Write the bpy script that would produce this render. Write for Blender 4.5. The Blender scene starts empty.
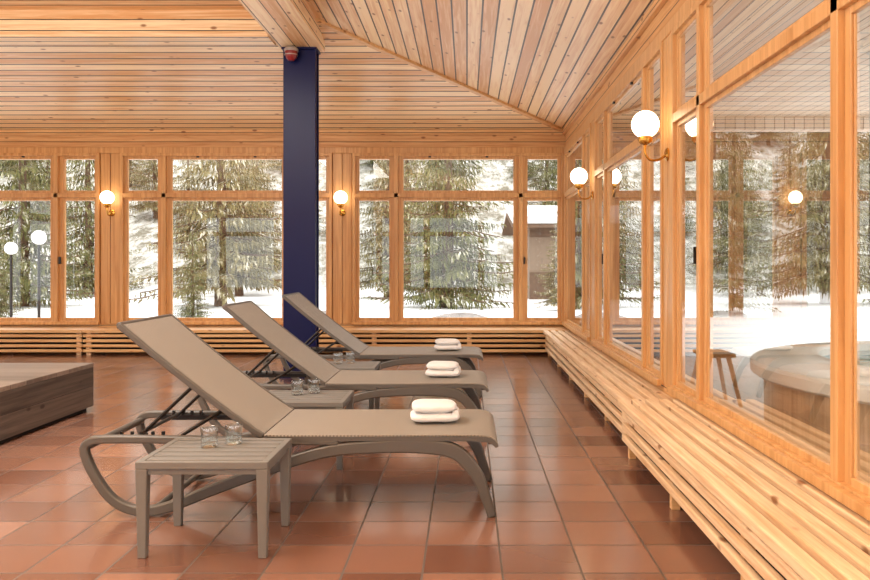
import bpy, math, random, bmesh, mathutils
from mathutils import Vector, Matrix
random.seed(7)
D = bpy.data
S = bpy.context.scene
COL = S.collection

# ------------------------------------------------------------------ materials
def new_mat(name):
    m = D.materials.new(name); m.use_nodes = True
    nt = m.node_tree
    b = nt.nodes['Principled BSDF']
    return m, nt, b
def srgb(r, g, b):
    def f(c):
        c /= 255.0
        return c/12.92 if c <= .04045 else ((c+.055)/1.055)**2.4
    return (f(r), f(g), f(b), 1)
def simple(name, col, rough=.5, metal=0, noise=0, scale=8, bump=0, bscale=40, **kw):
    m, nt, b = new_mat(name)
    b.inputs['Base Color'].default_value = col
    b.inputs['Roughness'].default_value = rough
    b.inputs['Metallic'].default_value = metal
    tc = nt.nodes.new('ShaderNodeTexCoord')
    if noise:
        n = nt.nodes.new('ShaderNodeTexNoise'); n.inputs['Scale'].default_value = scale
        n.inputs['Detail'].default_value = 4
        nt.links.new(tc.outputs['Object'], n.inputs['Vector'])
        r = nt.nodes.new('ShaderNodeValToRGB')
        r.color_ramp.elements[0].position = .3; r.color_ramp.elements[1].position = .7
        r.color_ramp.elements[0].color = tuple(c*(1-noise) for c in col[:3])+(1,)
        r.color_ramp.elements[1].color = tuple(min(1, c*(1+noise)) for c in col[:3])+(1,)
        nt.links.new(n.outputs['Fac'], r.inputs['Fac'])
        nt.links.new(r.outputs['Color'], b.inputs['Base Color'])
    if bump:
        n2 = nt.nodes.new('ShaderNodeTexNoise'); n2.inputs['Scale'].default_value = bscale
        nt.links.new(tc.outputs['Object'], n2.inputs['Vector'])
        bp = nt.nodes.new('ShaderNodeBump'); bp.inputs['Strength'].default_value = bump
        bp.inputs['Distance'].default_value = .01
        nt.links.new(n2.outputs['Fac'], bp.inputs['Height'])
        nt.links.new(bp.outputs['Normal'], b.inputs['Normal'])
    for k, v in kw.items():
        b.inputs[k.replace('_', ' ')].default_value = v
    return m

def math_node(nt, op, a, b=None, c=None):
    n = nt.nodes.new('ShaderNodeMath'); n.operation = op
    for i, x in enumerate((a, b, c)):
        if x is None: continue
        if isinstance(x, (int, float)): n.inputs[i].default_value = x
        else: nt.links.new(x, n.inputs[i])
    return n.outputs[0]

def wood(name, light, dark, along='X', across='Y', width=None, groove=.035, rough=.45,
         groove_col=(.05, .022, .01, 1), vary=.25, knots=True, grain=1.0):
    m, nt, b = new_mat(name)
    L = nt.links
    tc = nt.nodes.new('ShaderNodeTexCoord')
    sp = nt.nodes.new('ShaderNodeSeparateXYZ'); L.new(tc.outputs['Object'], sp.inputs[0])
    al = sp.outputs[along]; ac = sp.outputs[across]
    other = [a for a in 'XYZ' if a not in (along, across)][0]
    ot = sp.outputs[other]
    if width:
        c = math_node(nt, 'DIVIDE', ac, width)
        fl = math_node(nt, 'FLOOR', c)
        fr = math_node(nt, 'FRACT', c)
        wn = nt.nodes.new('ShaderNodeTexWhiteNoise'); wn.noise_dimensions = '1D'
        L.new(fl, wn.inputs['W'])
        rnd = wn.outputs['Value']
        off = math_node(nt, 'MULTIPLY', rnd, 37.0)
        al2 = math_node(nt, 'ADD', al, off)
    else:
        al2 = al; rnd = None
    cb = nt.nodes.new('ShaderNodeCombineXYZ')
    L.new(math_node(nt, 'MULTIPLY', al2, 1.4*grain), cb.inputs[0])
    L.new(math_node(nt, 'MULTIPLY', ac, 30*grain), cb.inputs[1])
    L.new(math_node(nt, 'MULTIPLY', ot, 30*grain), cb.inputs[2])
    n = nt.nodes.new('ShaderNodeTexNoise'); n.inputs['Scale'].default_value = 1.0
    n.inputs['Detail'].default_value = 5; n.inputs['Roughness'].default_value = .6
    n.inputs['Distortion'].default_value = .6
    L.new(cb.outputs[0], n.inputs['Vector'])
    f = n.outputs['Fac']
    f = math_node(nt, 'MULTIPLY_ADD', math_node(nt, 'SUBTRACT', f, .5), 1.5, .5)
    if rnd is not None:
        f = math_node(nt, 'ADD', f, math_node(nt, 'MULTIPLY', math_node(nt, 'SUBTRACT', rnd, .5), vary*2.2))
    r = nt.nodes.new('ShaderNodeValToRGB')
    r.color_ramp.elements[0].position = .15; r.color_ramp.elements[0].color = dark
    r.color_ramp.elements[1].position = .75; r.color_ramp.elements[1].color = light
    L.new(f, r.inputs['Fac'])
    out = r.outputs['Color']
    def mixc(fac, a, col):
        mx = nt.nodes.new('ShaderNodeMix'); mx.data_type = 'RGBA'
        L.new(fac, mx.inputs[0]); L.new(a, mx.inputs[6]); mx.inputs[7].default_value = col
        return mx.outputs[2]
    if knots:
        cb2 = nt.nodes.new('ShaderNodeCombineXYZ')
        L.new(math_node(nt, 'MULTIPLY', al2, 3.6), cb2.inputs[0])
        L.new(math_node(nt, 'MULTIPLY', ac, 7.5), cb2.inputs[1])
        L.new(math_node(nt, 'MULTIPLY', ot, 7.5), cb2.inputs[2])
        v = nt.nodes.new('ShaderNodeTexVoronoi'); v.inputs['Scale'].default_value = 1.0
        L.new(cb2.outputs[0], v.inputs['Vector'])
        mr = nt.nodes.new('ShaderNodeMapRange')
        mr.inputs[1].default_value = .07; mr.inputs[2].default_value = .15
        mr.inputs[3].default_value = .9; mr.inputs[4].default_value = 0
        L.new(v.outputs['Distance'], mr.inputs[0])
        out = mixc(mr.outputs[0], out, tuple(c*q for c, q in zip(dark[:3], (.4,.26,.16)))+(1,))
    if width:
        e = math_node(nt, 'ABSOLUTE', math_node(nt, 'SUBTRACT', fr, .5))
        mr = nt.nodes.new('ShaderNodeMapRange')
        mr.inputs[1].default_value = .5-groove*1.15; mr.inputs[2].default_value = .5-groove*.85
        L.new(e, mr.inputs[0])
        out = mixc(mr.outputs[0], out, groove_col)
        bp = nt.nodes.new('ShaderNodeBump'); bp.inputs['Strength'].default_value = .6
        bp.inputs['Distance'].default_value = .01; bp.invert = True
        L.new(mr.outputs[0], bp.inputs['Height']); L.new(bp.outputs['Normal'], b.inputs['Normal'])
    L.new(out, b.inputs['Base Color'])
    b.inputs['Roughness'].default_value = rough
    return m

PL = srgb(249, 222, 180); PD = srgb(214, 160, 104)
GC = srgb(44, 22, 10)
M_ceil_x = wood('pine_boards_ceiling_a', PL, PD, 'X', 'Y', .14, groove=.065, groove_col=GC, vary=.32, rough=.36)
M_ceil_y = wood('pine_boards_ceiling_b', PL, PD, 'Y', 'X', .13, groove=.055, groove_col=GC, vary=.32, rough=.36)
HL = srgb(230, 184, 128); HD = srgb(196, 140, 84)
M_wall_h = wood('pine_boards_header', HL, HD, 'X', 'Z', .12, groove=.03, groove_col=GC)
M_wall_hy = wood('pine_boards_header_side', HL, HD, 'Y', 'Z', .12, groove=.03, groove_col=GC)
FL = srgb(222, 174, 116); FD = srgb(184, 128, 72)
M_frame = wood('pine_window_frame', FL, FD, 'Z', 'X', None, knots=False, rough=.35, grain=.8)
M_frame_y = wood('pine_window_frame_side', srgb(222, 176, 120), srgb(186, 134, 80), 'Z', 'Y', None, knots=False, rough=.35, grain=.8)
M_slat_y = wood('bench_timber_long', srgb(244, 218, 182), srgb(206, 162, 116), 'Y', 'X', None, rough=.5, grain=1.3)
M_slat_x = wood('bench_timber_cross', srgb(234, 194, 142), srgb(198, 146, 92), 'X', 'Y', None, rough=.45, grain=1.2)
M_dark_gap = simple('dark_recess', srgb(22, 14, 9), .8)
M_podium = wood('grey_oak_cladding', srgb(106, 92, 82), srgb(58, 48, 42), 'Y', 'Z', .2, groove=.012, groove_col=srgb(46, 36, 30), rough=.5, knots=True, vary=.2)
M_podtop = wood('grey_oak_top', srgb(138, 122, 110), srgb(100, 86, 76), 'X', 'Y', .2, groove=.012, groove_col=srgb(70, 58, 50), rough=.4, knots=False)
M_navy = simple('navy_painted_steel', srgb(5, 13, 66), .34, Specular_IOR_Level=.22)
M_frame_taupe = simple('taupe_resin', srgb(88, 83, 78), .38, bump=.05, bscale=300)
M_table_taupe = simple('taupe_table_resin', srgb(114, 111, 107), .55, bump=.05, bscale=300)
M_metal = simple('dark_metal', srgb(40, 38, 38), .35, .6)
M_brass = simple('brass', srgb(200, 150, 70), .25, 1)
M_black = simple('black_plastic', srgb(20, 18, 18), .4)
M_red = simple('dark_red_plastic', srgb(130, 22, 24), .3)
M_white = simple('grey_metal_housing', srgb(176, 170, 164), .4, .4)
M_towel = simple('white_terry', srgb(246, 247, 250), .95, bump=1.0, bscale=200)
M_trunk = simple('bark', srgb(98, 78, 62), .9, noise=.3, scale=12)
M_house = simple('chalet_render', srgb(140, 120, 102), .8, noise=.06)
M_housewood = simple('chalet_timber', srgb(104, 80, 62), .7, noise=.2)
M_hglass = simple('chalet_window_glass', srgb(60, 56, 54), .2, Specular_IOR_Level=.2)
M_stone = simple('terrace_stone', srgb(206, 202, 196), .7, noise=.08, scale=3)
M_tubwhite = simple('white_acrylic', srgb(250, 247, 240), .25)
M_water = simple('tub_water', srgb(130, 180, 188), .05, bump=.4, bscale=6)
M_rock = simple('grey_rock', srgb(140, 132, 126), .85, noise=.3, scale=4)
M_canopy = wood('white_canopy_boards', srgb(240, 230, 218), srgb(220, 206, 190), 'Y', 'X', .11, groove=.05, groove_col=srgb(150, 128, 110), knots=False)

def sling_mat():
    m, nt, b = new_mat('taupe_mesh_sling')
    tc = nt.nodes.new('ShaderNodeTexCoord')
    ck = nt.nodes.new('ShaderNodeTexChecker'); ck.inputs['Scale'].default_value = 120
    ck.inputs['Color1'].default_value = srgb(172, 162, 150)
    ck.inputs['Color2'].default_value = srgb(100, 93, 86)
    nt.links.new(tc.outputs['Object'], ck.inputs['Vector'])
    nt.links.new(ck.outputs['Color'], b.inputs['Base Color'])
    b.inputs['Roughness'].default_value = .5
    bp = nt.nodes.new('ShaderNodeBump'); bp.inputs['Strength'].default_value = .3; bp.inputs['Distance'].default_value = .002
    nt.links.new(ck.outputs['Fac'], bp.inputs['Height']); nt.links.new(bp.outputs[0], b.inputs['Normal'])
    return m
M_sling = sling_mat()

def glass_mat(name='window_glass', gain=1.6, tint=(.97,.98,.98,1), base=.04):
    m = D.materials.new(name); m.use_nodes = True
    nt = m.node_tree; nt.nodes.clear()
    o = nt.nodes.new('ShaderNodeOutputMaterial')
    t = nt.nodes.new('ShaderNodeBsdfTransparent'); t.inputs[0].default_value = tint
    g = nt.nodes.new('ShaderNodeBsdfGlossy'); g.inputs['Roughness'].default_value = 0.0
    ge = nt.nodes.new('ShaderNodeNewGeometry')
    dt = nt.nodes.new('ShaderNodeVectorMath'); dt.operation = 'DOT_PRODUCT'
    nt.links.new(ge.outputs['Normal'], dt.inputs[0]); nt.links.new(ge.outputs['Incoming'], dt.inputs[1])
    c = math_node(nt, 'ABSOLUTE', dt.outputs['Value'])
    p = math_node(nt, 'POWER', math_node(nt, 'SUBTRACT', 1.0, c), 5.0)
    f = math_node(nt, 'MULTIPLY_ADD', p, 1-base, base)
    mm = math_node(nt, 'MINIMUM', math_node(nt, 'MULTIPLY', f, gain), .95)
    mx = nt.nodes.new('ShaderNodeMixShader')
    nt.links.new(mm, mx.inputs[0]); nt.links.new(t.outputs[0], mx.inputs[1]); nt.links.new(g.outputs[0], mx.inputs[2])
    nt.links.new(mx.outputs[0], o.inputs[0])
    return m
M_glass = glass_mat()
M_glass_side = glass_mat('side_window_glass', 2.8, (.96,.97,.96,1), .09)
M_tumbler = glass_mat('tumbler_glass', 2.6, (.94,.96,.96,1), .06)

def globe_mat():
    m, nt, b = new_mat('opal_glass_lit')
    b.inputs['Base Color'].default_value = (1, .95, .85, 1)
    b.inputs['Emission Color'].default_value = (1, .80, .54, 1)
    b.inputs['Emission Strength'].default_value = 6.0
    return m
M_globe = globe_mat()
M_globe_off = simple('opal_glass', srgb(240, 238, 232), .3)

def tile_mat():
    m, nt, b = new_mat('terracotta_tiles')
    L = nt.links
    tc = nt.nodes.new('ShaderNodeTexCoord')
    mp = nt.nodes.new('ShaderNodeMapping')
    W = .31
    mp.inputs['Location'].default_value = (-(.137 % W)+W*20, -(3.416 % W)+W*20, 0)
    L.new(tc.outputs['Object'], mp.inputs[0])
    br = nt.nodes.new('ShaderNodeTexBrick')
    br.offset = 0; br.squash = 1
    br.inputs['Scale'].default_value = 1
    br.inputs['Brick Width'].default_value = W; br.inputs['Row Height'].default_value = W
    br.inputs['Mortar Size'].default_value = .0046; br.inputs['Mortar Smooth'].default_value = .1
    br.inputs['Bias'].default_value = 0
    br.inputs['Color1'].default_value = srgb(148, 108, 90)
    br.inputs['Color2'].default_value = srgb(108, 72, 58)
    br.inputs['Mortar'].default_value = srgb(78, 63, 54)
    L.new(mp.outputs[0], br.inputs['Vector'])
    n = nt.nodes.new('ShaderNodeTexNoise'); n.inputs['Scale'].default_value = 1.2; n.inputs['Detail'].default_value = 2
    L.new(tc.outputs['Object'], n.inputs['Vector'])
    mx = nt.nodes.new('ShaderNodeMix'); mx.data_type = 'RGBA'; mx.blend_type = 'OVERLAY'
    mx.inputs[0].default_value = .15
    L.new(br.outputs['Color'], mx.inputs[6])
    hs = nt.nodes.new('ShaderNodeHueSaturation'); hs.inputs['Saturation'].default_value = .0
    L.new(n.outputs['Color'], hs.inputs['Color']); L.new(hs.outputs[0], mx.inputs[7])
    L.new(mx.outputs[2], b.inputs['Base Color'])
    rr = math_node(nt, 'MULTIPLY_ADD', n.outputs['Fac'], .06, .16)
    rr = math_node(nt, 'MULTIPLY_ADD', br.outputs['Fac'], .5, rr)
    L.new(rr, b.inputs['Roughness'])
    b.inputs['Specular IOR Level'].default_value = 1.0
    b.inputs['IOR'].default_value = 1.55
    bp = nt.nodes.new('ShaderNodeBump'); bp.invert = True
    bp.inputs['Strength'].default_value = .5; bp.inputs['Distance'].default_value = .003
    L.new(br.outputs['Fac'], bp.inputs['Height']); L.new(bp.outputs[0], b.inputs['Normal'])
    return m
M_tile = tile_mat()

def snow_ground_mat():
    m, nt, b = new_mat('snow_ground')
    L = nt.links
    tc = nt.nodes.new('ShaderNodeTexCoord')
    sp = nt.nodes.new('ShaderNodeSeparateXYZ'); L.new(tc.outputs['Object'], sp.inputs[0])
    mp = nt.nodes.new('ShaderNodeMapping'); mp.inputs['Scale'].default_value = (1.3, .6, .8)
    L.new(tc.outputs['Object'], mp.inputs[0])
    n = nt.nodes.new('ShaderNodeTexNoise'); n.inputs['Scale'].default_value = 1.0; n.inputs['Detail'].default_value = 10
    n.inputs['Roughness'].default_value = .8
    L.new(mp.outputs[0], n.inputs['Vector'])
    r = nt.nodes.new('ShaderNodeValToRGB')
    r.color_ramp.elements[0].position = .42; r.color_ramp.elements[0].color = srgb(108, 102, 84)
    r.color_ramp.elements[1].position = .62; r.color_ramp.elements[1].color = srgb(226, 222, 214)
    L.new(n.outputs['Fac'], r.inputs['Fac'])
    mr = nt.nodes.new('ShaderNodeMapRange'); mr.inputs[1].default_value = 34; mr.inputs[2].default_value = 37
    L.new(sp.outputs['Y'], mr.inputs[0])
    mx = nt.nodes.new('ShaderNodeMix'); mx.data_type = 'RGBA'
    L.new(mr.outputs[0], mx.inputs[0]); mx.inputs[6].default_value = srgb(250, 249, 248)
    L.new(r.outputs[0], mx.inputs[7]); L.new(mx.outputs[2], b.inputs['Base Color'])
    b.inputs['Roughness'].default_value = .8
    return m
M_snowground = snow_ground_mat()
M_snow = simple('snow', srgb(226, 225, 224), .8)

def foliage_mat(name, c0, c1, snow_at):
    m, nt, b = new_mat(name)
    L = nt.links
    tc = nt.nodes.new('ShaderNodeTexCoord')
    n = nt.nodes.new('ShaderNodeTexNoise'); n.inputs['Scale'].default_value = 2.0; n.inputs['Detail'].default_value = 5
    n.inputs['Roughness'].default_value = .65
    L.new(tc.outputs['Object'], n.inputs['Vector'])
    r = nt.nodes.new('ShaderNodeValToRGB')
    e = r.color_ramp.elements
    e[0].position = .3; e[0].color = c0
    e[1].position = snow_at-.1; e[1].color = c1
    x = r.color_ramp.elements.new(snow_at); x.color = srgb(208, 202, 182)
    L.new(n.outputs['Fac'], r.inputs['Fac']); L.new(r.outputs[0], b.inputs['Base Color'])
    b.inputs['Roughness'].default_value = .8
    return m
M_needle = foliage_mat('conifer_needles', srgb(58, 64, 30), srgb(110, 108, 60), .66)
M_needle2 = foliage_mat('conifer_needles_olive', srgb(78, 74, 42), srgb(130, 118, 76), .64)

# ------------------------------------------------------------------ mesh helpers
class MB:
    def __init__(s): s.v = []; s.f = []; s.m = []
    def add(s, verts, faces, mat=0):
        o = len(s.v); s.v += [tuple(p) for p in verts]
        for f in faces: s.f.append(tuple(i+o for i in f)); s.m.append(mat)
    def box(s, x0, x1, y0, y1, z0, z1, mat=0, side=None):
        if x0 > x1: x0, x1 = x1, x0
        if y0 > y1: y0, y1 = y1, y0
        v = [(x0,y0,z0),(x1,y0,z0),(x1,y1,z0),(x0,y1,z0),(x0,y0,z1),(x1,y0,z1),(x1,y1,z1),(x0,y1,z1)]
        s.add(v, [(0,3,2,1),(4,5,6,7),(0,1,5,4),(1,2,6,5),(2,3,7,6),(3,0,4,7)], mat)
        if side is not None:
            for k in range(1,5): s.m[-k] = side
    def tube(s, pts, r, n=8, mat=0):
        pts = [Vector(p) for p in pts]
        N = len(pts)
        rr = r if isinstance(r, (list, tuple)) else [r]*N
        t0 = (pts[1]-pts[0]).normalized()
        up = Vector((0,0,1)) if abs(t0.z) < .9 else Vector((0,1,0))
        u = t0.cross(up).normalized()
        verts = []
        for i, p in enumerate(pts):
            t = (pts[min(i+1,N-1)]-pts[max(i-1,0)]).normalized()
            u = (u - t*u.dot(t)).normalized(); w = t.cross(u)
            for k in range(n):
                a = 2*math.pi*k/n
                verts.append(p+(u*math.cos(a)+w*math.sin(a))*rr[i])
        faces = []
        for i in range(N-1):
            for k in range(n):
                faces.append((i*n+k, i*n+(k+1)%n, (i+1)*n+(k+1)%n, (i+1)*n+k))
        faces.append(tuple(range(n))[::-1]); faces.append(tuple((N-1)*n+k for k in range(n)))
        s.add(verts, faces, mat)
    def lathe(s, prof, n=24, c=(0,0,0), mat=0):
        verts = []; faces = []
        for (r, z) in prof:
            for k in range(n):
                a = 2*math.pi*k/n
                verts.append((c[0]+r*math.cos(a), c[1]+r*math.sin(a), c[2]+z))
        for i in range(len(prof)-1):
            for k in range(n):
                faces.append((i*n+k, i*n+(k+1)%n, (i+1)*n+(k+1)%n, (i+1)*n+k))
        s.add(verts, faces, mat)
    def loaf(s, c, a, bb, h, ex=.45, n=44, m=20, mat=0, pe=.6):
        def pw(v, e): return math.copysign(abs(v)**e, v)
        verts = []; faces = []
        for i in range(m+1):
            ph = -math.pi/2+math.pi*i/m
            for k in range(n):
                th = 2*math.pi*k/n
                cp = max(1e-3, math.cos(ph))
                verts.append((c[0]+a*pw(cp,pe)*pw(math.cos(th),ex), c[1]+bb*pw(cp,pe)*pw(math.sin(th),ex), c[2]+h*pw(math.sin(ph),.85)))
        for i in range(m):
            for k in range(n):
                faces.append((i*n+k, i*n+(k+1)%n, (i+1)*n+(k+1)%n, (i+1)*n+k))
        faces.append(tuple(range(n))[::-1]); faces.append(tuple(m*n+k for k in range(n)))
        s.add(verts, faces, mat)
    def ribbon(s, path, y0, y1, mat=0):
        N = len(path); verts = []
        for i, (x, z, h) in enumerate(path):
            a = path[max(i-1,0)]; b = path[min(i+1,N-1)]
            t = Vector((b[0]-a[0], b[1]-a[1])).normalized(); nrm = Vector((-t.y, t.x))
            p = Vector((x, z)); q1 = p+nrm*h/2; q0 = p-nrm*h/2
            verts += [(q0.x,y0,q0.y),(q1.x,y0,q1.y),(q1.x,y1,q1.y),(q0.x,y1,q0.y)]
        faces = [(0,1,2,3)]
        for i in range(N-1):
            for k in range(4):
                faces.append((i*4+k, (i+1)*4+k, (i+1)*4+(k+1)%4, i*4+(k+1)%4))
        faces.append(((N-1)*4+3,(N-1)*4+2,(N-1)*4+1,(N-1)*4))
        s.add(verts, faces, mat)
    def obj(s, name, mats, smooth=False, bevel=0, parent=None, loc=None, seg=2, normals=True):
        me = D.meshes.new(name); me.from_pydata(s.v, [], s.f)
        if not isinstance(mats, (list, tuple)): mats = [mats]
        for m in mats: me.materials.append(m)
        me.polygons.foreach_set('material_index', s.m)
        if normals:
            bm = bmesh.new(); bm.from_mesh(me)
            bmesh.ops.recalc_face_normals(bm, faces=bm.faces); bm.to_mesh(me); bm.free()
        if smooth:
            me.polygons.foreach_set('use_smooth', [True]*len(me.polygons))
            me.set_sharp_from_angle(angle=math.radians(38))
        me.update()
        o = D.objects.new(name, me); COL.objects.link(o)
        if bevel:
            bv = o.modifiers.new('bevel', 'BEVEL'); bv.width = bevel; bv.segments = seg; bv.limit_method = 'ANGLE'
            bv.angle_limit = math.radians(40)
        if parent is not None: o.parent = parent
        if loc is not None: o.location = loc
        return o

def catmull(pts, k=6):
    out = []
    n = len(pts)
    for i in range(n-1):
        p0 = pts[max(i-1,0)]; p1 = pts[i]; p2 = pts[i+1]; p3 = pts[min(i+2,n-1)]
        for j in range(k):
            t = j/k
            out.append(tuple(.5*((2*b)+(-a+c)*t+(2*a-5*b+4*c-d)*t*t+(-a+3*b-3*c+d)*t**3)
                             for a, b, c, d in zip(p0,p1,p2,p3)))
    out.append(tuple(pts[-1])); return out

def empty(name, loc=(0,0,0)):
    e = D.objects.new(name, None); e.empty_display_size = .1; e.location = loc
    COL.objects.link(e); return e
def tag(o, label, cat, group=None, kind=None):
    o['label'] = label; o['category'] = cat
    if group: o['group'] = group
    if kind: o['kind'] = kind
    return o
def struct(o):
    o['kind'] = 'structure'; return o
def copy_tree(root, loc, rot=None, scale=None):
    r = root.copy(); COL.objects.link(r); r.location = loc
    if rot is not None: r.rotation_euler = (0,0,rot)
    if scale is not None: r.scale = scale
    def rec(src, dst):
        for c in src.children:
            k = c.copy(); COL.objects.link(k); k.parent = dst
            k.matrix_parent_inverse = c.matrix_parent_inverse.copy(); rec(c, k)
    rec(root, r)
    return r

# ------------------------------------------------------------------ room shell
XR = 1.35; YB = 11.0; XL = -8.6; YF = -3.0; ZE = 3.04; PITCH = .225
ZG0, ZG1, ZG2, ZG3 = .44, 2.09, 2.19, 2.66

b = MB(); b.box(XL-.2, XR+.2, YF-.2, YB+.2, -.12, 0)
struct(b.obj('floor', M_tile))

hx, hy = XR-3.1, YB-3.1
hz = ZE+PITCH*3.1
b = MB()
b.add([(XR+.02,YB+.02,ZE),(XL,YB+.02,ZE),(XL,hy,hz),(hx,hy,hz)], [(0,1,2,3)], 0)
b.add([(XR+.02,YB+.02,ZE),(hx,hy,hz),(hx,YF,hz),(XR+.02,YF,ZE)], [(0,1,2,3)], 1)
b.add([(hx,hy,hz),(XL,hy,hz),(XL,YF,hz),(hx,YF,hz)], [(0,1,2,3)], 0)
b.add([(XR+.3,YB+.3,hz+.15),(XL-.2,YB+.3,hz+.15),(XL-.2,YF-.2,hz+.15),(XR+.3,YF-.2,hz+.15)], [(0,1,2,3)], 0)
struct(b.obj('ceiling', [M_ceil_x, M_ceil_y], normals=False))
b = MB()
p0 = Vector((XR, YB, ZE)); p1 = Vector((hx, hy, hz))
d = (p1-p0).normalized(); sd = Vector((d.y, -d.x, 0)).normalized()*.035; dn = Vector((0,0,-.035))
v = [p0-sd, p0+sd, p0+sd+dn, p0-sd+dn, p1-sd, p1+sd, p1+sd+dn, p1-sd+dn]
b.add(v, [(0,1,2,3),(7,6,5,4),(0,4,5,1),(1,5,6,2),(2,6,7,3),(3,7,4,0)])
struct(b.obj('trim_1', M_slat_x))
M_beam_y = wood('pine_beam_side', PL, PD, 'Y', 'Z', .11, groove=.04, groove_col=GC)
M_beam_x = wood('pine_beam_face', PL, PD, 'X', 'Z', .11, groove=.04, groove_col=GC)
M_soff_y = wood('pine_beam_soffit', PL, PD, 'Y', 'X', .15, groove=.03, groove_col=GC)
b = MB(); b.box(-1.98, -1.53, YF, 8.62, 3.48, 3.78, 0, side=1)
struct(b.obj('trim_2', [M_soff_y, M_beam_y], bevel=.004))
b = MB(); b.box(XL, -1.98, 7.95, 8.3, 3.46, 3.78, 0, side=1)
struct(b.obj('trim_3', [M_ceil_x, M_beam_x], bevel=.004))
b = MB(); b.box(XL, XR, YB-.04, YB, ZE-.07, ZE+.005)
struct(b.obj('trim_4', M_wall_h, bevel=.004))
b = MB(); b.box(XR-.04, XR, YF, YB-.04, ZE-.07, ZE+.005)
struct(b.obj('trim_5', M_wall_hy, bevel=.004))
b = MB(); b.box(XL, XR, YB-.035, YB, 2.72, 2.80)
struct(b.obj('trim_6', M_frame, bevel=.006))
b = MB(); b.box(XR-.02, XR, YF, YB-.035, 2.72, 2.80)
struct(b.obj('trim_7', M_frame_y, bevel=.006))

NP, GAP, WP = .47, .137, 1.57
FULL = [NP, WP, NP]; GW = NP*2+WP+GAP*2
FR = .06
def mapper(side):
    if side == 'back': return lambda s, d, z: (s, YB+d, z)
    if side == 'right': return lambda s, d, z: (XR+d, s, z)
    if side == 'left': return lambda s, d, z: (XL-d, s, z)
    return lambda s, d, z: (s, YF-d, z)
def mbox(b, mp, s0, s1, d0, d1, z0, z1, mat=0):
    a = mp(s0, d0, z0); c = mp(s1, d1, z1)
    b.box(a[0], c[0], a[1], c[1], a[2], c[2], mat)
wn = [0]
def window(side, s0, panes, mat):
    mp = mapper(side); wn[0] += 1
    b = MB(); g = MB()
    tot = sum(panes)+GAP*(len(panes)-1); s1 = s0+tot
    F = FR
    I, O = (-.055, .1) if side != 'right' else (-.024, .035)
    SI, SO = (-.008, .07) if side != 'right' else (.001, .026)
    GD = .035 if side != 'right' else .017
    q_ = .02 if side != 'right' else .008
    mbox(b, mp, s0-F, s0-.02, I, O, ZG0-F, ZG3+F)
    mbox(b, mp, s1+.02, s1+F, I, O, ZG0-F, ZG3+F)
    mbox(b, mp, s0-.02, s1+.02, I, O, ZG0-F, ZG0-.02)
    mbox(b, mp, s0-.02, s1+.02, I, O, ZG3+.02, ZG3+F)
    mbox(b, mp, s0-.02, s1+.02, I, O, ZG1+.02, ZG2-.02)
    mbox(b, mp, s0-F, s1+F, I-.03, I, ZG0-F-.01, ZG0-F+.03)
    s = s0
    for i, w in enumerate(panes):
        if i: mbox(b, mp, s-GAP+.04, s-.04, I, O, ZG0-.02, ZG3+.02)
        for (za, zb) in ((ZG0, ZG1), (ZG2, ZG3)):
            e = .04
            mbox(b, mp, s-e, s+q_, SI, SO, za-e+.005, zb+e-.005); mbox(b, mp, s+w-q_, s+w+e, SI, SO, za-e+.005, zb+e-.005)
            mbox(b, mp, s+q_, s+w-q_, SI, SO, za-e+.005, za+q_); mbox(b, mp, s+q_, s+w-q_, SI, SO, zb-q_, zb+e-.005)
            gb = .009
            mbox(b, mp, s+q_, s+q_+gb, SI+.01, GD+.004, za+q_, zb-q_); mbox(b, mp, s+w-q_-gb, s+w-q_, SI+.01, GD+.004, za+q_, zb-q_)
            q = [mp(s, GD, za), mp(s+w, GD, za), mp(s+w, GD, zb), mp(s, GD, zb)]
            g.add(q, [(0,1,2,3)])
        for q in (.25, .75):
            if w > 1: mbox(b, mp, s+w*q-.018, s+w*q+.018, SI-.02, SI, ZG3+.002, ZG3+.026, 1)
        s += w+GAP
    if len(panes) == 3:
        hz_ = 1.25
        mbox(b, mp, s1-NP-.022, s1-NP-.010, I-.01, SI, hz_-.05, hz_+.05, 1)
    f = struct(b.obj('window_%d' % wn[0], [mat, M_black], bevel=.003))
    gl = g.obj('glass_pane', M_glass_side if side == 'right' else M_glass, parent=f, normals=False)
    return s0-F, s1+F
def wall(side, name, a, bnd, opens, mats):
    mp = mapper(side); b = MB()
    T = .2 if side != 'right' else .05
    mbox(b, mp, a, bnd, 0, .2, 0, ZG0-FR, 0)
    mbox(b, mp, a, bnd, 0, .2, ZG3+FR, ZE, 0)
    if side in ('left', 'rear'): mbox(b, mp, a, bnd, 0, T, ZE, hz+.15, 0)
    c = a
    for (o0, o1) in sorted(opens)+[(bnd, bnd)]:
        if o0 > c+.001: mbox(b, mp, c, o0, 0, T, ZG0-FR, ZG3+FR, 1)
        c = o1
    return struct(b.obj(name, mats))

ops = []
s = -1.51
for i in range(3):
    ops.append(window('back', s, FULL, M_frame)); s -= GW+.40
wall('back', 'wall_back', XL-.2, XR+.2, ops, [M_wall_h, M_frame])
ops = []
ops.append(window('right', 8.69, [NP, WP], M_frame_y))
s = 5.52
for i in range(3):
    ops.append(window('right', s, FULL, M_frame_y)); s -= GW+.38
wall('right', 'wall_right', YF, YB, ops, [M_wall_hy, M_frame_y])
ops = []
for s in (-2.4, .9, 4.2, 7.5):
    ops.append(window('left', s, FULL, M_frame_y))
wall('left', 'wall_left', YF, YB, ops, [M_wall_hy, M_frame_y])
ops = []
for s in (-8.2, -5.0, -1.8):
    ops.append(window('rear', s, FULL, M_frame))
wall('rear', 'wall_front', XL-.2, XR+.2, ops, [M_wall_h, M_frame])

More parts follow.
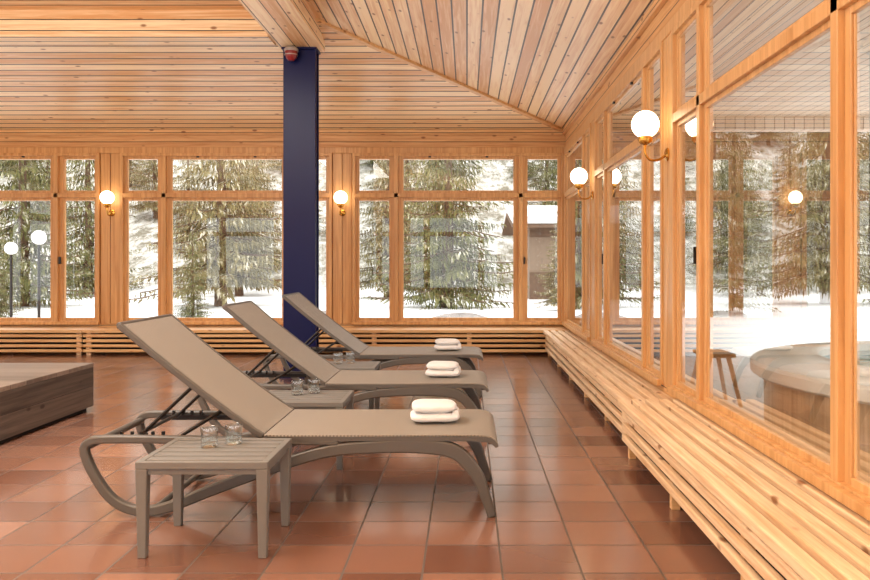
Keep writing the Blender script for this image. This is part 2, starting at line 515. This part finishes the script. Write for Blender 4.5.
tn = 8
for (xa) in (-1.51-.2, -1.51-.4-GW-.2):
    b = MB()
    for k in (-1, 1):
        b.box(xa+k*.068-.064, xa+k*.068+.064, YB-.025, YB, ZG0-FR, 2.72)
    struct(b.obj('trim_%d' % tn, M_frame, bevel=.006)); tn += 1
for ya in (5.33, 8.495):
    b = MB()
    for k in (-1, 1):
        b.box(XR-.012, XR, ya+k*.064-.06, ya+k*.064+.06, ZG0-FR, 2.72)
    struct(b.obj('trim_%d' % tn, M_frame_y, bevel=.004)); tn += 1

# ------------------------------------------------------------------ column
base = empty('steel_column', (-1.765, 8.52, 0))
tag(base, 'navy blue painted steel column carrying the ceiling beam', 'column')
b = MB()
b.box(-.17,.17,-.1,-.08,.02,3.46); b.box(-.17,.17,.08,.1,.02,3.46)
b.box(-.155,.155,-.08,.08,.02,3.46)
b.obj('shaft', M_navy, bevel=.005, parent=base)
b = MB(); b.box(-.2,.2,-.14,.14,0,.02)
for sx in (-1,1):
    for sy in (-1,1): b.lathe([(0,.04),(.014,.04),(.014,.02)], 6, (sx*.183,sy*.122,0))
b.obj('base_plate', M_navy, parent=base)
b = MB(); b.box(-.185,.185,-.12,.12,3.46,3.48); b.obj('cap_plate', M_navy, parent=base)

al = empty('alarm_beacon', (-1.83, 8.42, 3.40)); tag(al, 'dark red and metal alarm beacon mounted high on the blue column', 'alarm')
b = MB(); b.lathe([(0,-.085),(.03,-.082),(.055,-.055),(.066,-.01),(.066,.012),(0,.012)], 20, (0,-.09,0)); b.obj('red_dome', M_red, smooth=True, parent=al)
b = MB(); b.lathe([(0,.012),(.074,.012),(.074,.034),(.05,.06),(0,.06)], 20, (0,-.09,0))
b.lathe([(.0695,-.03),(.0695,-.02),(.062,-.02)], 20, (0,-.09,0)); b.obj('housing', M_white, smooth=True, parent=al)
b = MB(); b.box(-.045,.045,-.03,0,-.03,.06); b.box(-.018,.018,-.09,-.02,.02,.045); b.obj('bracket', M_metal, bevel=.004, parent=al)

# ------------------------------------------------------------------ sconces
def sconce(loc, rot):
    r = empty('wall_lamp', loc); r.rotation_euler = (0,0,rot)
    b = MB()
    b.lathe([(0,0),(.045,0),(.045,.008),(.03,.018),(0,.02)], 20)
    b.v = [(x, -z, y-.2) for (x,y,z) in b.v]
    b.obj('wall_plate', M_brass, smooth=True, parent=r)
    b = MB()
    b.tube(catmull([(0,-.01,-.2),(0,-.06,-.235),(0,-.12,-.235),(0,-.15,-.19),(0,-.15,-.13)],6), .008, 8)
    b.obj('arm', M_brass, smooth=True, parent=r)
    b = MB(); b.lathe([(.01,-.14),(.04,-.125),(.05,-.1),(.045,-.082)], 20, (0,-.15,0)); b.obj('cup', M_brass, smooth=True, parent=r)
    b = MB()
    R = .092
    b.lathe([(max(1e-4,R*math.sin(math.pi*i/14)), -R*math.cos(math.pi*i/14)) for i in range(15)], 28, (0,-.15,0))
    b.obj('globe_shade', M_globe, smooth=True, parent=r)
    return r
LG = 'brass sconces between the windows'
for x in (-1.71, -4.87):
    tag(sconce((x, YB-.025, 2.1), 0), 'lit opal globe lamp on brass arm, post between rear windows', 'lamp', LG)
for y in (5.33, 8.495):
    tag(sconce((XR-.012, y, 2.13), -math.pi/2), 'lit opal globe lamp on brass arm, post of glazed side wall', 'lamp', LG)

# ------------------------------------------------------------------ benches
def bench_y(y0, y1, xf, top, label, n):
    r = empty('slatted_bench', (xf, (y0+y1)/2, 0)); tag(r, label, 'bench', 'slatted benches along the windows')
    h = (y1-y0)/2
    g_ = .03
    b = MB(); w = XR-xf-.01; sw = (w-g_*(n-1))/n
    for i in range(n):
        x = i*(sw+g_); b.box(x, x+sw, -h, h, top-.042, top)
    b.obj('seat_slats', M_slat_y, bevel=.007, parent=r)
    b = MB(); z = top-.072
    for i in range(3):
        b.box(.026, .058, -h, h, z-.042, z); z -= .072
    b.obj('front_slats', M_slat_y, bevel=.007, parent=r)
    b = MB(); b.box(.11, .13, -h+.01, h-.01, .06, top-.1); b.box(.13, w-.06, -h+.01, h-.01, top-.12, top-.1); b.obj('gap_shade_panel', M_dark_gap, parent=r)  # dark sheets added behind and under the slats to imitate shade in the gaps
    k = max(2, int(round(2*h/1.1))+1)
    for i in range(k):
        y = -h+.06+(2*h-.12)*i/(k-1)
        b = MB(); b.box(.058,.1,y-.022,y+.022,0,top-.042); b.box(.1,w-.05,y-.022,y+.022,top-.095,top-.042)
        b.box(w-.05,w-.01,y-.022,y+.022,0,top-.042)
        b.obj('leg', M_slat_x, bevel=.003, parent=r)
bench_y(.8, 5.0, .94, .357, 'pale pine slatted bench running beneath the glazed side wall', 5)
bench_y(5.003, 10.49, 1.0, .33, 'long lower pine slatted bench beneath the side windows', 4)
def bench_x(x0, x1, yf, top, label):
    r = empty('slatted_bench', ((x0+x1)/2, yf, 0)); tag(r, label, 'bench', 'slatted benches along the windows')
    h = (x1-x0)/2
    b = MB(); w = YB-yf-.01; n = 6; sw = (w-.016*(n-1))/n
    for i in range(n):
        y = i*(sw+.016); b.box(-h, h, y, y+sw, top-.04, top)
    b.obj('seat_slats', M_slat_x, bevel=.006, parent=r)
    b = MB(); z = top-.06
    for i in range(4):
        b.box(-h, h, .012, .045, z-.038, z); z -= .066
    b.obj('front_slats', M_slat_x, bevel=.006, parent=r)
    b = MB(); b.box(-h+.01, h-.01, .12, .14, .04, top-.1); b.obj('gap_shade_panel', M_dark_gap, parent=r)  # dark sheet added behind the front slats, stands in for shade
    k = max(2, int(round(2*h/1.3))+1)
    for i in range(k):
        x = -h+.06+(2*h-.12)*i/(k-1)
        b = MB(); b.box(x-.03,x+.03,.045,.085,0,top-.04); b.box(x-.03,x+.03,.085,w-.05,top-.09,top-.04)
        b.box(x-.03,x+.03,w-.05,w-.01,0,top-.04)
        b.obj('leg', M_slat_y, bevel=.003, parent=r)
bench_x(-5.05, XR-.005, 10.5, .335, 'pine slatted bench along the far window wall')
bench_x(XL+.01, -5.06, 10.5, .335, 'pine slatted bench along the far window wall')

# ------------------------------------------------------------------ podium
r = empty('wooden_podium', (-4.57, 4.78, 0)); tag(r, 'low podium clad in grey-brown wood boards standing on the tiles', 'platform')
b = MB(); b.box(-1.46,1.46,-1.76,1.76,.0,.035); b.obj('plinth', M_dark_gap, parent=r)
b = MB(); b.box(-1.5,1.5,-1.8,1.8,.035,.355); b.obj('cladding', M_podium, bevel=.004, parent=r)
b = MB(); b.box(-1.5,1.5,-1.8,1.8,.355,.388); b.obj('top_board', M_podtop, bevel=.004, parent=r)

# ------------------------------------------------------------------ lounger
def build_lounger():
    r = empty('sun_lounger')
    X = lambda u: .9-u
    W = .34
    loop = catmull([(.02,0,.042),(.05,.09,.048),(.10,.21,.06),(.20,.31,.07),(.36,.335,.066),(.6,.332,.06),
                    (.82,.308,.056),(1.08,.227,.054),(1.35,.127,.052),(1.56,.046,.05),(1.70,.029,.046),(1.82,.08,.044),
                    (1.91,.2,.042),(1.955,.31,.04),(1.93,.356,.04),(1.84,.368,.038),(1.5,.366,.036),(1.1,.362,.032),(.75,.352,.028)], 7)
    path = [(X(u), z, h) for (u, z, h) in loop]
    b = MB()
    b.ribbon(path, -W, -W+.042); b.ribbon(path, W-.042, W)
    for (u, z, rad) in ((1.94,.335,.018),(.03,.352,.014),(1.1,.35,.014)):
        b.tube([(X(u),-W+.03,z),(X(u),W-.03,z)], rad, 12)
    b.obj('frame', M_frame_taupe, smooth=True, bevel=.008, parent=r)
    rail = catmull([(-.002,.334,.018),(.012,.354,.022),(.05,.369,.024),(.2,.373,.021),(.6,.373,.021),(1.1,.374,.021)],5)
    rail = [(X(u), z, h) for (u,z,h) in rail]
    for (ya, yb) in ((-W,-W+.03),(W-.03,W)):
        b = MB(); b.ribbon(rail, ya, yb)
        b.obj('side_rail', M_frame_taupe, smooth=True, parent=r)
    for (u, z, rad) in ((.62,.33,.016),(1.62,.04,.015)):
        b = MB()
        b.tube([(X(u),-W+.03,z),(X(u),W-.03,z)], rad, 12)
        b.obj('crossbar', M_frame_taupe, smooth=True, parent=r)
    seat = catmull([(-.005,.338,.006),(.004,.363,.006),(.05,.385,.006),(.2,.3885,.006),(.6,.387,.006),(1.0,.387,.006),(1.1,.389,.006)],5)
    b = MB(); b.ribbon([(X(u),z,h) for u,z,h in seat], -W+.004, W-.004)
    b.obj('seat', M_sling, smooth=True, parent=r)
    bk = catmull([(1.105,.392,.008),(1.16,.425,.008),(1.35,.562,.008),(1.58,.742,.008),(1.74,.876,.008),(1.79,.918,.008)],6)
    b = MB(); b.ribbon([(X(u),z,h) for u,z,h in bk], -W+.02, W-.02)
    b.obj('backrest', M_sling, smooth=True, parent=r)
    b = MB()
    bf = [(X(u),z-.008,.028) for u,z,h in bk]
    b.ribbon(bf, -W, -W+.026); b.ribbon(bf, W-.026, W)
    b.tube([(X(1.79),-W+.01,.910),(X(1.79),W-.01,.910)], .014, 12)
    b.tube([(X(1.45),-W+.01,.625),(X(1.45),W-.01,.625)], .012, 10)
    b.obj('backrest_frame', M_frame_taupe, smooth=True, bevel=.005, parent=r)
    b = MB()
    for y in (-.24,.24):
        b.tube([(X(1.45),y,.625),(X(1.70),y,.39)], .009, 8)
        b.tube([(X(1.30),y,.51),(X(1.52),y,.37)], .008, 8)
        b.box(X(1.82),X(1.35),y*1.14-.008,y*1.14+.008,.345,.372)
        for k in range(5): b.box(X(1.80-k*.05)-.006,X(1.80-k*.05)+.006,y*1.14-.008,y*1.14+.008,.372,.395)
    b.tube([(X(1.70),-.29,.39),(X(1.70),.29,.39)], .009, 8)
    b.tube([(X(1.52),-.29,.37),(X(1.52),.29,.37)], .008, 8)
    b.obj('backrest_support', M_metal, smooth=True, parent=r)
    return r
L0 = build_lounger()
LY = (3.78+.34, 5.42+.34, 7.17+.34)
LX = .14-.9
L0.location = (LX, LY[0], 0)
tag(L0, 'taupe mesh sun lounger with raised back, towel on foot end', 'sun lounger', 'sun loungers in a row')
for y in LY[1:]:
    copy_tree(L0, (LX, y, 0))

# ------------------------------------------------------------------ side tables
def build_table():
    r = empty('side_table')
    w, dp, h = .27, .225, .395
    b = MB()
    t = .028
    b.box(-w,w,-dp,-dp+t,h-.03,h); b.box(-w,w,dp-t,dp,h-.03,h)
    b.box(-w,-w+t,-dp+t,dp-t,h-.03,h); b.box(w-t,w,-dp+t,dp-t,h-.03,h)
    n = 5; gp = .017; sp = (2*dp-2*t-gp*(n+1))/n
    y = -dp+t+gp
    for i in range(n):
        b.box(-w+t, w-t, y, y+sp, h-.02, h-.001); y += sp+gp
    b.obj('tabletop', M_table_taupe, bevel=.003, parent=r)
    b = MB()
    b.box(-w+.04,w-.04,-dp+.012,-dp+.03,h-.055,h-.03); b.box(-w+.04,w-.04,dp-.03,dp-.012,h-.055,h-.03)
    b.box(-w+.012,-w+.03,-dp+.04,dp-.04,h-.055,h-.03); b.box(w-.03,w-.012,-dp+.04,dp-.04,h-.055,h-.03)
    b.obj('apron', M_table_taupe, bevel=.003, parent=r)
    for sx in (-1,1):
        for sy in (-1,1):
            b = MB()
            x = sx*(w-.024); yy = sy*(dp-.024); a = .024; c = .017
            v = [(x-c,yy-c,0),(x+c,yy-c,0),(x+c,yy+c,0),(x-c,yy+c,0),(x-a,yy-a,h-.03),(x+a,yy-a,h-.03),(x+a,yy+a,h-.03),(x-a,yy+a,h-.03)]
            b.add(v, [(0,3,2,1),(4,5,6,7),(0,1,5,4),(1,2,6,5),(2,3,7,6),(3,0,4,7)])
            b.obj('leg', M_table_taupe, bevel=.004, parent=r)
    return r
T0 = build_table()
T0.location = (-1.08, 3.475, 0)
tag(T0, 'small taupe slatted side table holding two drinking glasses', 'table', 'side tables between the loungers')
TP = [(-1.08,3.475),(-.99,4.88),(-.985,6.4)]
for (x,y) in TP[1:]: copy_tree(T0, (x,y,0))

def build_glass():
    b = MB()
    b.lathe([(.0005,0),(.034,0),(.0365,.004),(.0375,.086),(.0368,.088),(.035,.086),(.034,.018),(.0005,.015)], 40)
    o = b.obj('drinking_glass', M_tumbler, smooth=True)
    tag(o, 'clear glass tumbler standing on a side table', 'glass', 'water tumblers on the side tables')
    return o
G0 = build_glass(); first = True
for i, (x,y) in enumerate(TP):
    for (dx,dy) in ((.0,.0),(.09,.06)) :
        p = (x-.055+dx, y+.05+dy, .3945)
        if first: G0.location = p; first = False
        else: copy_tree(G0, p)

# towels
def build_towel():
    b = MB()
    b.loaf((0,0,.027), .127, .108, .027, ex=.42, pe=.62)
    b.loaf((-.004,0,.074), .114, .104, .029, ex=.46, pe=.72)
    b.tube([(.100,-.09,.047),(.106,0,.048),(.100,.09,.047)], [.017,.020,.017], 16)
    o = b.obj('folded_towel', M_towel, smooth=True)
    tx = D.textures.new('terry','CLOUDS'); tx.noise_scale = .07
    dm = o.modifiers.new('dsp','DISPLACE'); dm.texture = tx; dm.strength = .009; dm.mid_level = .5
    tag(o, 'folded white terry towel lying on the foot end of a lounger', 'towel', 'folded towels on the loungers')
    return o
TW = build_towel()
TWX = [-.165, -.17, -.18]
TW.location = (TWX[0], LY[0]+.0, .396); TW.rotation_euler = (0,0,.08)
copy_tree(TW, (TWX[1], LY[1], .396), -.05)
copy_tree(TW, (TWX[2], LY[2], .396), .12)

# ------------------------------------------------------------------ outdoors
def terr(x, y):
    z = -.13
    if y > 33: z += .05*(y-33)**1.55
    z += .06*mathutils.noise.noise(Vector((x*.25, y*.25, 0)))*min(1, max(0, (y-12.5)/4))
    if x > 8: z += .02*(x-8)
    return z
b = MB(); nx, ny = 90, 90
for j in range(ny+1):
    for i in range(nx+1):
        x = -60+130*i/nx; y = -25+130*j/ny
        b.v.append((x,y,terr(x,y)))
for j in range(ny):
    for i in range(nx):
        a = j*(nx+1)+i; b.f.append((a,a+1,a+nx+2,a+nx+1)); b.m.append(0)
g = struct(b.obj('ground', M_snowground, smooth=True))

def build_tree(seed, H=9.5, R=2.5, n_lv=30, mat=None, zb=.55, nbr=9):
    rnd = random.Random(seed)
    r = empty('conifer_tree')
    b = MB(); b.tube([(0,0,-.1),(0.03,0,H*.3),(0,.03,H*.7),(0,0,H)], [.2,.15,.08,.01], 8)
    b.obj('trunk', M_trunk, smooth=True, parent=r)
    b = MB(); br = MB()
    for i in range(n_lv):
        t = i/(n_lv-1); z0 = zb+(H-zb-.2)*t**1.3
        rad = R*(1-z0/H)**.85
        nb = nbr if t < .7 else 6
        for k in range(nb):
            a = 2*math.pi*(k+rnd.random()*.8)/nb+i*.7
            L = rad*rnd.uniform(.45,1.15)
            if L < .12: continue
            st = max(3, int(L/.17)); z = z0+rnd.uniform(-.16,.16); dr = rnd.uniform(.12,.4)
            ca, sa = math.cos(a), math.sin(a)
            prev = Vector((0,0,z)); spine = [prev]
            for q in range(1, st+1):
                s_ = q/st
                p = Vector((ca*L*s_, sa*L*s_, z-dr*L*s_**1.4+.12*L*s_**4))
                spine.append(p)
                d = (p-prev).normalized(); side = Vector((-sa,ca,0))
                if s_ > .15:
                    for sg in (-1,1):
                        ll = (.42*(1-.65*s_)+.12)*rnd.uniform(.6,1.2)
                        dd = (d*.75+side*sg*rnd.uniform(.7,1.1)+Vector((0,0,-rnd.uniform(.1,.7)))).normalized()
                        wv = d.cross(dd).normalized().cross(dd)*rnd.uniform(.025,.05)
                        tip = p+dd*ll
                        b.add([p-wv*.4, p+dd*ll*.45+wv, tip, p+dd*ll*.45-wv], [(0,1,2,3)])
                        hd = Vector((dd.x*.35, dd.y*.35, -1)).normalized(); h0 = p+dd*ll*.5
                        b.add([h0-side*.02, h0+hd*ll*.3+side*.03, h0+hd*ll*.75, h0+hd*ll*.3-side*.03], [(0,1,2,3)])
                prev = p
            if t < .45 and k % 2 == 0: br.tube(spine[::2]+[spine[-1]] if len(spine)>3 else spine, .016, 4)
    b.obj('foliage', mat, parent=r, normals=False)
    if br.v: br.obj('branch', M_trunk, parent=r)
    return r
TA = build_tree(3, mat=M_needle); TB = build_tree(11, 8.5, 2.8, 26, mat=M_needle2, zb=.9, nbr=9)
spots = [(-.6,24.5,1.0),(-7.7,25,1.05),(-13.6,24.5,.9),(-3.1,31.2,.8),(-11.6,19.5,.33),(-19.8,28,.9),(-1.4,38.6,1.0),(-9.4,33,.9),
         (6.6,21.5,.75),(11.4,25.4,1.0),(9.2,15.2,.6),(17.0,22,1.0),(-5.9,17.2,.22),(14.9,33.4,1.0),(-16,33.8,.95),(2.7,22.6,.34)]
rnd = random.Random(5)
tries = 0
while len(spots) < 56 and tries < 15000:
    tries += 1
    y = rnd.uniform(37,66); x = rnd.uniform(-.72,.62)*y; sc = rnd.uniform(.6,1.1)
    if abs(x-5.8) < 5+2.9*sc and y < 38+2.9*sc: continue
    if all(max(abs(x-a), abs(y-c)) > 2.9*(sc+q) for a, c, q in spots): spots.append((x,y,sc))
treelab = 'tall green spruce dusted with snow on the snowy slope'
for i, (x,y,sc) in enumerate(spots):
    src = TA if i % 2 == 0 else TB
    loc = (x,y,terr(x,y)-.02)
    if i < 2:
        src.location = loc; src.scale = (sc,)*3; o = src
    else:
        o = copy_tree(src, loc, rnd.uniform(0,6.28), (sc,sc,sc*rnd.uniform(.95,1.15)))
    tag(o, treelab, 'tree', 'spruce trees outside')

# chalet
cx, cy = 5.5, 29.5
cz = terr(cx, cy)
r = empty('chalet', (cx,cy,cz-.1)); tag(r, 'brown chalet with a snow-covered overhanging roof among the trees', 'house')
b = MB(); b.box(-3.2,3.2,0,6,0,3.0); b.box(-3.2,-.4,-.06,0,.0,1.1,1); b.box(.6,3.2,-.06,0,0,1.1,1)
b.box(-3.2,3.2,-.05,0,2.4,3.0,1)
b.obj('walls', [M_house, M_housewood], parent=r)
for x in (-1.3,1.4,2.5):
    b = MB()
    b.box(x-.4,x+.4,-.03,.02,1.25,2.2)
    b.obj('chalet_window', M_hglass, parent=r)
b = MB(); b.box(-.3,.5,-.08,.02,0,2.1); b.obj('chalet_door', M_housewood, parent=r)
RF = [(0,1,2,3),(3,2,5,4),(6,7,8,9),(9,8,11,10),(0,1,7,6),(4,5,11,10),(0,3,9,6),(3,4,10,9),(1,2,8,7),(2,5,11,8)]
def roofv(e0, r0, e1, r1):
    return [(-3.9,-1.1,e0),(3.9,-1.1,e0),(3.9,3,r0),(-3.9,3,r0),(-3.9,7,e0),(3.9,7,e0),
            (-3.9,-1.1,e1),(3.9,-1.1,e1),(3.9,3,r1),(-3.9,3,r1),(-3.9,7,e1),(3.9,7,e1)]
b = MB(); b.add(roofv(2.7,3.35,2.82,3.47), RF); b.obj('roof', M_housewood, parent=r)
b = MB(); b.add(roofv(2.83,3.48,3.12,3.78), RF); b.obj('roof_snow', M_snow, bevel=.06, parent=r)

for (x,y,sx) in ((-.1,17.5,.75),(-3.6,19.5,.5),(-9.6,17,.5)):
    bm = bmesh.new(); bmesh.ops.create_icosphere(bm, subdivisions=3, radius=1)
    for v in bm.verts:
        v.co *= 1+.25*mathutils.noise.noise(v.co*1.4+Vector((x,y,0)))
        v.co.z *= .3; v.co.y *= .6
    me = D.meshes.new('boulder'); bm.to_mesh(me); bm.free(); me.materials.append(M_rock)
    o = D.objects.new('boulder', me); COL.objects.link(o); o.scale = (sx,sx,sx); o.location = (x,y,terr(x,y)+.05)
    tag(o, 'low grey boulder poking out of the snow', 'rock', 'boulders in the snow')

def post_lamp(x, y, z):
    r = empty('post_lamp', (x,y,terr(x,y)))
    h = z-terr(x,y)
    b = MB(); b.lathe([(0,-.05),(.08,-.05),(.08,.04),(.03,.06),(.025,h-.14),(.05,h-.12),(.05,h-.1),(0,h-.1)], 14); b.obj('post', M_metal, smooth=True, parent=r)
    b = MB(); R = .14
    b.lathe([(max(1e-4,R*math.sin(math.pi*i/12)), h-R*math.cos(math.pi*i/12)) for i in range(13)], 20); b.obj('globe_shade', M_globe_off, smooth=True, parent=r)
    tag(r, 'outdoor lamp with white globe on a slim dark post', 'lamp', 'garden globe lamps')
post_lamp(-8.4,15.7,1.72); post_lamp(-10.2,17.9,1.55)

b = MB(); b.box(XR+.2, 7.5, -3, 10.6, -.1, -.02)
r = struct(b.obj('terrace_paving', M_stone))
r = empty('terrace_canopy', (4.2, 4.5, -.02)); tag(r, 'boarded canopy roof on timber posts over the hot tub terrace', 'canopy')
b = MB(); b.box(-2.62,2.6,-5,4.6,2.86,2.95); b.obj('roof_boards', M_canopy, parent=r)
b = MB(); b.box(-2.62,2.6,4.42,4.6,2.72,2.86); b.box(2.42,2.6,-5,4.42,2.66,2.86); b.obj('edge_beam', M_canopy, bevel=.01, parent=r)
b = MB(); b.box(-2.65,2.65,-5,4.65,2.95,3.2); b.obj('roof_snow', M_snow, bevel=.08, parent=r)
for (x,y) in ((2.51,4.51),(2.51,-.2),(2.51,-4.5)):
    b = MB(); b.box(x-.08,x+.08,y-.08,y+.08,0,2.66); b.obj('post', M_frame_y, bevel=.01, parent=r)

r = empty('hot_tub', (3.42, 4.85, -.02)); tag(r, 'round white hot tub with pale timber surround on the terrace', 'hot tub')
M_tubclad = wood('tub_cladding', srgb(222,190,152), srgb(186,148,108), 'Z','X',None,knots=False)
b = MB(); b.lathe([(1.52,0),(1.52,.5)], 72); b.obj('surround', M_tubclad, smooth=True, parent=r)
b = MB(); b.lathe([(1.52,.5),(1.58,.503),(1.605,.52),(1.61,.58),(1.59,.60),(1.34,.61),(1.32,.625),(1.26,.64),(1.2,.64),(1.18,.625),(1.16,.2),(0.001,.2)], 84); b.obj('shell', M_tubwhite, smooth=True, parent=r)
b = MB(); b.lathe([(1.18,.58),(.001,.58)], 64); b.obj('water', M_water, smooth=True, parent=r)

r = empty('wooden_stool', (2.16, 7.0, -.02)); tag(r, 'small wooden stool with angled legs beside the hot tub', 'stool')
b = MB(); b.box(-.13,.13,-.2,.2,.42,.455); b.obj('seat', M_frame, bevel=.008, parent=r)
for sy in (-1,1):
    for sx in (-1,1):
        b = MB(); b.tube([(sx*.08,sy*.15,.42),(sx*.17,sy*.2,0)], [.022,.017], 8); b.obj('leg', M_frame, smooth=True, parent=r)

# ------------------------------------------------------------------ world + lights
w = D.worlds.new('World'); S.world = w; w.use_nodes = True
bg = w.node_tree.nodes['Background']; bg.inputs[0].default_value = (.98, .98, .97, 1); bg.inputs[1].default_value = 3.2
def area(name, loc, rot, sx, sy, e, col):
    l = D.lights.new(name, 'AREA'); l.shape = 'RECTANGLE'; l.size = sx; l.size_y = sy; l.energy = e; l.color = col
    o = D.objects.new(name, l); COL.objects.link(o); o.location = loc; o.rotation_euler = rot
    return o
PI = math.pi
WC = (1,.975,.925)
area('fill_up', (-4.6, 1.0, 1.75), (PI,0,0), 4, 6, 620, WC)  # added fill without a fixture, brightens the room off the ceiling
area('fill_up', (-.5, .2, 2.0), (PI,0,0), 1.8, 3.2, 200, WC)  # second added upward fill, no lamp hangs here
area('fill_down', (-2.6, 4.0, 3.42), (0,0,0), 1.2, 5, 180, WC)  # added downward fill over the loungers, not a real fitting

# ------------------------------------------------------------------ camera
c = D.cameras.new('camera'); co = D.objects.new('camera', c); COL.objects.link(co)
co.location = (0,0,1.2); co.rotation_euler = (math.radians(90),0,0)
c.sensor_width = 36; c.lens = 800/870*36
c.shift_x = (435-467)/870; c.shift_y = -(290-264)/870
c.clip_end = 300
S.camera = co
S.view_settings.view_transform = 'Standard'
